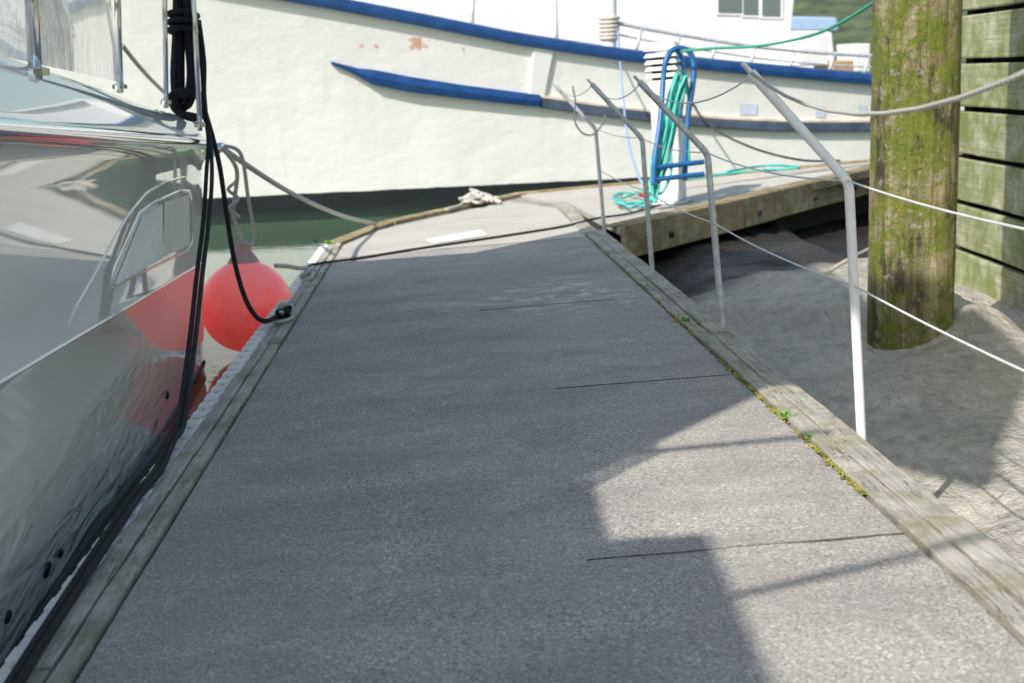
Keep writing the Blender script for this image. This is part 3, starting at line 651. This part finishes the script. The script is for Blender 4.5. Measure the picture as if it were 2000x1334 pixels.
hm=MB(); nl=len(lev(0))
for i,p in enumerate(path):
    for z,o_ in lev(p.y): q=p+nor[i]*o_; hm.v.append(V((q.x,q.y,z)))
for i in range(Nn):
    j=(i+1)%Nn
    for k in range(nl-1): hm.f.append((i*nl+k,j*nl+k,j*nl+k+1,i*nl+k+1))
hm.f.append(tuple(i*nl+nl-1 for i in range(Nn))); hm.uv=[None]*len(hm.f)
yt=BVHTree.FromPolygons(hm.v,hm.f[:-1])
ya=thing('motor_yacht',V((-3.5,3,0)),'glossy white motor yacht with chrome rub rail moored along the left dock edge','yacht')
obj('hull',hm,GEL,ya,smooth=True,sharp=60)
def ring(off,zf,a=0,b=None):
    return [V((*(path[i]+nor[i]*(off(path[i].y) if callable(off) else off)),zf(path[i].y))) for i in range(a,b or Nn)]
mb=MB(); tube(mb,ring(.228,lambda y:zsh(y)-.01),.03,10,closed=True); obj('rub_rail',mb,CHROME,ya,smooth=True)
mb=MB(); tube(mb,ring(.143,lambda y:zkn(y)+.002),.007,8,closed=True); obj('spray_rail',mb,GEL,ya,smooth=True)
mb=MB(); wl=lambda y:lev(y)[1][1]+.004
P_=ring(wl,lambda y:.0); n_=[V((*x,0)) for x in nor]
for i in range(Nn): mb.v+=[P_[i]+V((0,0,-.1))-n_[i]*.026,P_[i]+n_[i]*.014+V((0,0,.05))]
mb.f=[(2*i,2*((i+1)%Nn),2*((i+1)%Nn)+1,2*i+1) for i in range(Nn)]; mb.uv=[None]*Nn; obj('boot_stripe',mb,GELT,ya,smooth=True)
def ypoly(pts,lift): return [hit(yt,x,y,lift)[0] for x,y in pts]
WO=[(211,568),(220,522),(270,414),(300,391),(352,369),(370,371),(376,395),(376,472),(367,490)]
WI=[(218,560),(226,519),(274,418),(303,396),(351,375),(367,377),(373,398),(373,469),(364,486)]
mb=MB(); a=ypoly(WO,.002); b=ypoly([(o[0]*.5+i[0]*.5,o[1]*.5+i[1]*.5) for o,i in zip(WO,WI)],.006); c=ypoly(WI,.003); n=len(a)
mb.add(a+b+c,[(i,(i+1)%n,n+(i+1)%n,n+i) for i in range(n)]+[(n+i,n+(i+1)%n,2*n+(i+1)%n,2*n+i) for i in range(n)]); wf=obj('window',mb,GEL,ya,smooth=True)
tag(wf,'moulded white frame of the slanting hull window')
def gridq(q,nu,nv,lift,rib=0):
    m_=MB()
    for j in range(nv+1):
        for i in range(nu+1):
            s,t=i/nu,j/nv; x=(q[0][0]*(1-s)+q[1][0]*s)*(1-t)+(q[3][0]*(1-s)+q[2][0]*s)*t; y=(q[0][1]*(1-s)+q[1][1]*s)*(1-t)+(q[3][1]*(1-s)+q[2][1]*s)*t
            m_.v.append(hit(yt,x,y,lift+(rib if i%3 else 0))[0])
    for j in range(nv):
        for i in range(nu): k=j*(nu+1)+i; m_.f.append((k,k+1,k+nu+2,k+nu+1))
    m_.uv=[None]*len(m_.f); return m_
BL=plain('blind_slats',(.97,.95,.88),1.,0,.03,4,0)
obj('blind',gridq([(277,421),(312,398),(312,504),(222,555)],36,4,.003,.016),BL,wf)
obj('gap',gridq([(312,398),(319,395),(319,501),(312,504)],2,4,.005),DARK,wf)
obj('blind',gridq([(319,395),(368,380),(369,478),(319,501)],4,4,.005),plain('cream_blind',(.95,.91,.82),1.,0,.05,5,0),wf)
mb=MB(); tube(mb,[p for p in ypoly([(132,640),(150,596),(180,545),(215,478),(250,420),(285,378),(320,356),(360,346),(395,345),(420,352)],-.003) if p],.008,8); obj('styling_ridge',mb,GEL,ya,smooth=True)
for x,y,r_ in ((90,1112,.03),(116,1080,.018),(13,1204,.022),(325,772,.022)):
    p,n_=hit(yt,x,y,0)
    if p:
        R=n_.to_track_quat('Z','Y').to_matrix(); mb=MB(); lathe(mb,[(r_,-.01),(r_,.008),(r_*.7,.012),(r_*.65,.003)],p,16,R); obj('skin_fitting',mb,BLACKP,ya,smooth=True,sharp=40)
def ypost(bx,by,tx,ty,r_,nm='rail_post'):
    p,_=hit(yt,bx,by)
    if p is None: p=at(bx,by,8.)
    d=(p-CAM).dot(fw); mb=MB(); tube(mb,[p-V((0,0,.03)),at(tx,ty,d)],r_,10); o=obj(nm,mb,CHROME,ya,smooth=True)
    mb=MB(); lathe(mb,[(r_*2.2,-.01),(r_*2.2,.012),(r_*1.2,.02)],p,12); obj('foot',mb,CHROME,o,smooth=True,sharp=40); return p,d
p1,dA=ypost(68,142,52,-260,.022); p2,dB=ypost(234,170,222,-260,.019); p3,dC=ypost(324,200,318,-260,.014); p4,dD=ypost(390,245,366,-260,.014)
def pane(a,b,z0=.03):
    mb=MB(); n=14
    for i in range(n+1):
        for j in range(9):
            t=i/n; p=a.lerp(b,t); p=V((p.x+.02*nz(t*3,j*.6,2)-.03*j/8,p.y,p.z+z0+(3.15-p.z-z0)*j/8)); mb.v.append(p)
    for i in range(n):
        for j in range(8): k=i*9+j; mb.f.append((k,k+9,k+10,k+1))
    mb.uv=[None]*len(mb.f); obj('clear_curtain',mb,VINYL,ya,smooth=True)
p0=V((p1.x+.16,p1.y-2.5,p1.z+.12)); pane(p0,p1); pane(p1,p2)
# upper works, mostly outside the picture: they throw the shade over the dock
XC=-2.3
def hz(h): return .5+h*TE/.78
mb=MB(); prism(mb,[V((XC,1.05,1.9)),V((XC,-4.2,1.9)),V((XC+.1,-3.4,hz(3.35))),V((XC,1.05,hz(3.35)))],(-2.9,0,0)); obj('saloon',mb,GEL,ya,bevel=.05)
mb=MB(); prism(mb,[V((XC,.26,hz(3.35)+.01)),V((XC,-4.0,hz(3.35)+.01)),V((XC,-3.2,hz(3.72))),V((XC,.02,hz(3.72)))],(-2.9,0,0)); obj('upper_coaming',mb,GEL,ya,bevel=.03)
mb=MB(); prism(mb,[V((XC+.05,1.1,3.18)),V((XC+.05,8.55,3.18)),V((-5.3,8.55,3.18)),V((-5.3,1.1,3.18))],(0,0,.12)); obj('hardtop',mb,GEL,ya,bevel=.03)
mb=MB(); prism(mb,[V((XC,1.1,3.31)),V((XC,8.5,3.31)),V((XC,8.3,hz(4.9))),V((XC,6.2,hz(5.8))),V((XC,2.2,hz(5.8))),V((XC,1.5,7.4)),V((XC,.66,7.3)),V((XC,-.2,5.98)),V((XC,.5,5.7)),V((XC,1.12,5.25))],(-.06,0,0)); obj('flybridge_screen',mb,GEL,ya)
for a,b in (((1.147,3.52),(.25,4.45)),((-.48,3.74),(-1.3,4.9))):
    mb=MB(); tube(mb,[V((XC,a[0],hz(a[1])-.02)),V((XC,b[0],hz(b[1])))],.021,8); obj('strut',mb,CHROME,ya,smooth=True)
p,n_=hit(yt,432,300,.01)
if p is None: p=at(432,300,9.2); n_=V((1,0,0))
mb=MB(); tube(mb,[p+V((0,-.1,.02)),p+V((0,-.06,.05)),p+V((0,.06,.05)),p+V((0,.1,.02))],.022,8); obj('fairlead',mb,CHROME,ya,smooth=True); FL=p
# ------------------------------------------------------------ fender
fd=9.5; fc=at(481,598,fd); FRd=.305
fen=thing('ball_fender',fc-V((0,0,FRd)),'round red ball fender hanging between the yacht and the dock','fender')
mb=MB(); prof=[(.01,-FRd)]
for k in range(1,22):
    a=-math.pi/2+k/24*math.pi; prof.append((FRd*math.cos(a),FRd*math.sin(a)))
prof+=[(.095,.305),(.075,.328)]
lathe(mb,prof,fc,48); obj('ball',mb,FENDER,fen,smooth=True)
mb=MB(); lathe(mb,[(.105,.295),(.085,.328),(.062,.36),(.045,.39),(.042,.42),(.025,.43)],fc,24); obj('neck',mb,plain('grey_neck',(.50,.33,.31),.5),fen,smooth=True,sharp=50)
mb=MB(); nk=fc+V((0,0,.42)); tube(mb,spl([FL+V((0,-.02,.05)),at(462,330,9.3),at(458,390,9.4),at(456,420,9.45),nk],6),.014,7); tube(mb,spl([FL+V((0,.02,.05)),at(470,300,9.3),at(484,380,9.4),at(496,460,9.5),nk+V((.04,0,-.03))],6),.013,7)
tube(mb,[at(457,412,9.4)+V((.03*math.cos(a*.6),.03*math.sin(a*.6),.012*a-.05)) for a in range(22)],.012,6); obj('lanyard',mb,WHITER,fen,smooth=True)
# ------------------------------------------------------------ ropes
def rope(pts,r,name,label,mat,n=8,cat='rope'):
    mb=MB()
    for P in pts: tube(mb,spl(P,n),r,9)
    return tag(obj(name,mb,mat,smooth=True),label,cat)
rope([[FL+V((0,0,.04)),at(505,338,10.1),at(560,372,11),at(620,402,12),at(680,425,13),at(732,437,14.2)]],.019,'mooring_line','pale mooring line from the yacht stern to the far dock corner',WHITER)
def dk(px,py,w,du=0): q=duv(px,py); return DL(q.x+du,q.y,w)
def strand(o_): return [at(398+o_*.3,215,8.25),at(408+o_*.3,268,8.15),at(408+o_,340,7.8),at(402+o_,430,7.4),at(390+o_,530,6.95),at(377+o_,650,6.4),at(364+o_,750,5.95),at(352+o_,830,5.6),dk(336,890,.05,o_*.0017),dk(308,938,.03,o_*.0019),dk(268,985,.03,o_*.002),dk(225,1050,.03,o_*.002),dk(170,1135,.03,o_*.002),dk(110,1230,.03,o_*.002),dk(55,1318,.03,o_*.002),dk(0,1412,.03,o_*.002),dk(-60,1540,.03,o_*.002)]
rope([strand(-5),strand(6)],.0115,'mooring_line','doubled black mooring line falling from the yacht and lying along the left dock edge',BLACKR)
cl=dk(550,632,.06)
rope([[at(400,215,8.3),at(416,270,8.2),at(430,330,8.2),at(443,420,8.2),at(458,510,8.2),at(478,580,8.2),at(500,618,8.2),at(522,627,8.15),cl]],.0145,'mooring_line','single black mooring line from the yacht rail to the dock cleat by the red fender',BLACKR)
mb=MB(); hd=8.25
for k in range(7):
    o_=random.uniform(-10,10); a=random.uniform(-.08,.08)
    tube(mb,spl([at(352+o_,-60,hd+a),at(350+o_,60,hd+a),at(348+o_*1.2,150,hd+a),at(352+o_,198+k*2,hd+a),at(366+o_,196+k*2,hd+a),at(378+o_,150,hd+a),at(372+o_,60,hd+a),at(364+o_,-60,hd+a)],6),.014,8)
for y0 in (22,38,54):
    tube(mb,spl([at(330,y0+4,hd-.1),at(350,y0,hd-.16),at(376,y0+3,hd-.14),at(386,y0+10,hd),at(370,y0+12,hd+.12),at(340,y0+10,hd+.1)],5,True),.016,8,closed=True)
for k in range(3):
    tube(mb,spl([at(334+k*8,186,hd-.1),at(360,176+k*5,hd-.15),at(392,196-k*6,hd-.1),at(398,225,hd-.06),at(372,232-k*4,hd-.1),at(340,214,hd-.1)],5,True),.0155,8,closed=True)
for k in range(2): tube(mb,spl([at(380+k*8,40,hd),at(394+k*4,120,hd-.03),at(398,180,hd-.05),at(402,230,hd-.05)],5),.015,8)
tag(obj('rope_hank',mb,BLACKR,smooth=True),'knotted hank of black rope tied up on the yacht rail','rope')
def cleat(px,py,label,du=0):
    q=duv(px,py); M=DM@Matrix.Translation((q.x+du,q.y,.018)); t=thing('dock_cleat',None,label,'cleat',M=M)
    mb=MB(); box(mb,(0,0,.006),(.07,.16,.012)); obj('base',mb,GALV,t,local=True,bevel=.004)
    mb=MB(); tube(mb,spl([V((0,-.15,.075)),V((0,-.07,.06)),V((0,0,.058)),V((0,.07,.06)),V((0,.15,.075))],5),[.009]*4+[.016]*13+[.009]*4,8); obj('horn',mb,GALV,t,local=True,smooth=True)
    for y in(-.04,.04): mb=MB(); tube(mb,[V((0,y,0)),V((0,y,.06))],.014,8); obj('post',mb,GALV,t,local=True,smooth=True)
    return M
M=cleat(556,632,'galvanised cleat on the left dock edge holding black and pale rope')
mb=MB()
for k in range(3): tube(mb,[M@V((.032*math.cos(a*.5)+.004*k,-.05+.03*k+.03*math.sin(a*.5)*(1 if k%2 else -1),.045+.028*math.sin(a*.5+k))) for a in range(13)],.014,8,closed=False)
tag(obj('rope_turns',mb,BLACKR,smooth=True),'turns of black rope wound on the left dock cleat','rope')
mb=MB()
for k in range(4): tube(mb,[M@V((.045*math.cos(a*.5236),.05+.02*k+.02*math.sin(a*.5236),.05+.035*math.sin(a*.5236))) for a in range(12)],.011,7,closed=True)
tube(mb,spl([M@V((.03,.09,.03)),M@V((.05,0,.02)),M@V((.035,-.12,.02)),M@V((-.02,-.16,.02)),M@V((-.05,-.08,.02))],6),.011,7)
tag(obj('rope_turns',mb,WHITER,smooth=True),'pale rope turns over the left dock cleat','rope')
rope([[at(538,519,10.0),at(560,520,10.1),at(585,524,10.2),dk(604,532,.03),dk(612,545,.025),dk(600,552,.02)],[dk(590,548,.03),dk(604,540,.045),dk(612,530,.03)]],.016,'short_line','short pale rope end looped over the left dock edge beyond the cleat',WHITER)
cleat(935,400,'cleat under a heap of pale rope on the far dock edge')
mb=MB(); pts=[]
for k in range(60):
    q=duv(930+random.gauss(0,20),397+random.gauss(0,5)); pts.append(DL(q.x,q.y,.03+.09*random.random()*math.exp(-((q.x-duv(930,397).x)/.15)**2)))
q=duv(872,414); q2=duv(900,406); pts=[DL(q.x,q.y,.025),DL(q2.x,q2.y,.03)]+pts; tube(mb,spl(pts,5),.018,7); tag(obj('rope_heap',mb,WHITER,smooth=True),'heap of pale rope on the far edge of the dock beside the fishing boat','rope')
rope([[dk(570,545,-.12),dk(590,532,-.02),dk(612,524,.028),dk(700,508,.014),dk(800,491,.012),dk(900,476,.012),dk(1000,461,.012),dk(1100,445,.013),dk(1165,433,.03),dk(1230,420,.015),dk(1290,404,.02)]],.011,'power_cable','thin black power cable lying across the dock to the pedestal',BLACKP,8,'cable')
mb2=MB(); prism(mb2,[dk(x,y,.004) for x,y in ((831,469),(846,478),(952,461),(941,450))],en*.006)
tag(obj('white_board',mb2,plain('white_board_paint',(.8,.77,.7),.6,0,.15,14,.1),bevel=.001),'flat white board lying on the sunlit far end of the dock','board')
rope([[at(1330,100,13.6),at(1400,94,13.5),at(1470,91,13.3),at(1540,80,13),at(1610,60,12.5),at(1680,22,12),at(1740,-20,11.5)]],.014,'green_line','green mooring line leading from the blue ladder hoop up behind the pile',GREENR)
rope([[bp(1207,60,.1),bp(1212,130,.3),at(1218,200,18),at(1226,270,16.5),at(1240,325,15.2),at(1256,358,14.6),dk(1290,385,.03)]],.013,'light_blue_line','light blue line hanging from the fishing boat rail to the dock',LBLUER)
rope([[bp(1335,170,.25),bp(1380,240,.3),at(1460,285,17.5),at(1560,312,17),dk(1640,320,.04)]],.014,'mooring_line','dark mooring line sagging from the fishing boat side to the side dock',BLACKP)
rope([[at(240,90,10),at(262,118,10.5),at(290,150,11.5),at(318,178,12.5),at(390,250,15)]],.016,'mooring_line','pale line crossing behind the yacht rail posts',WHITER)
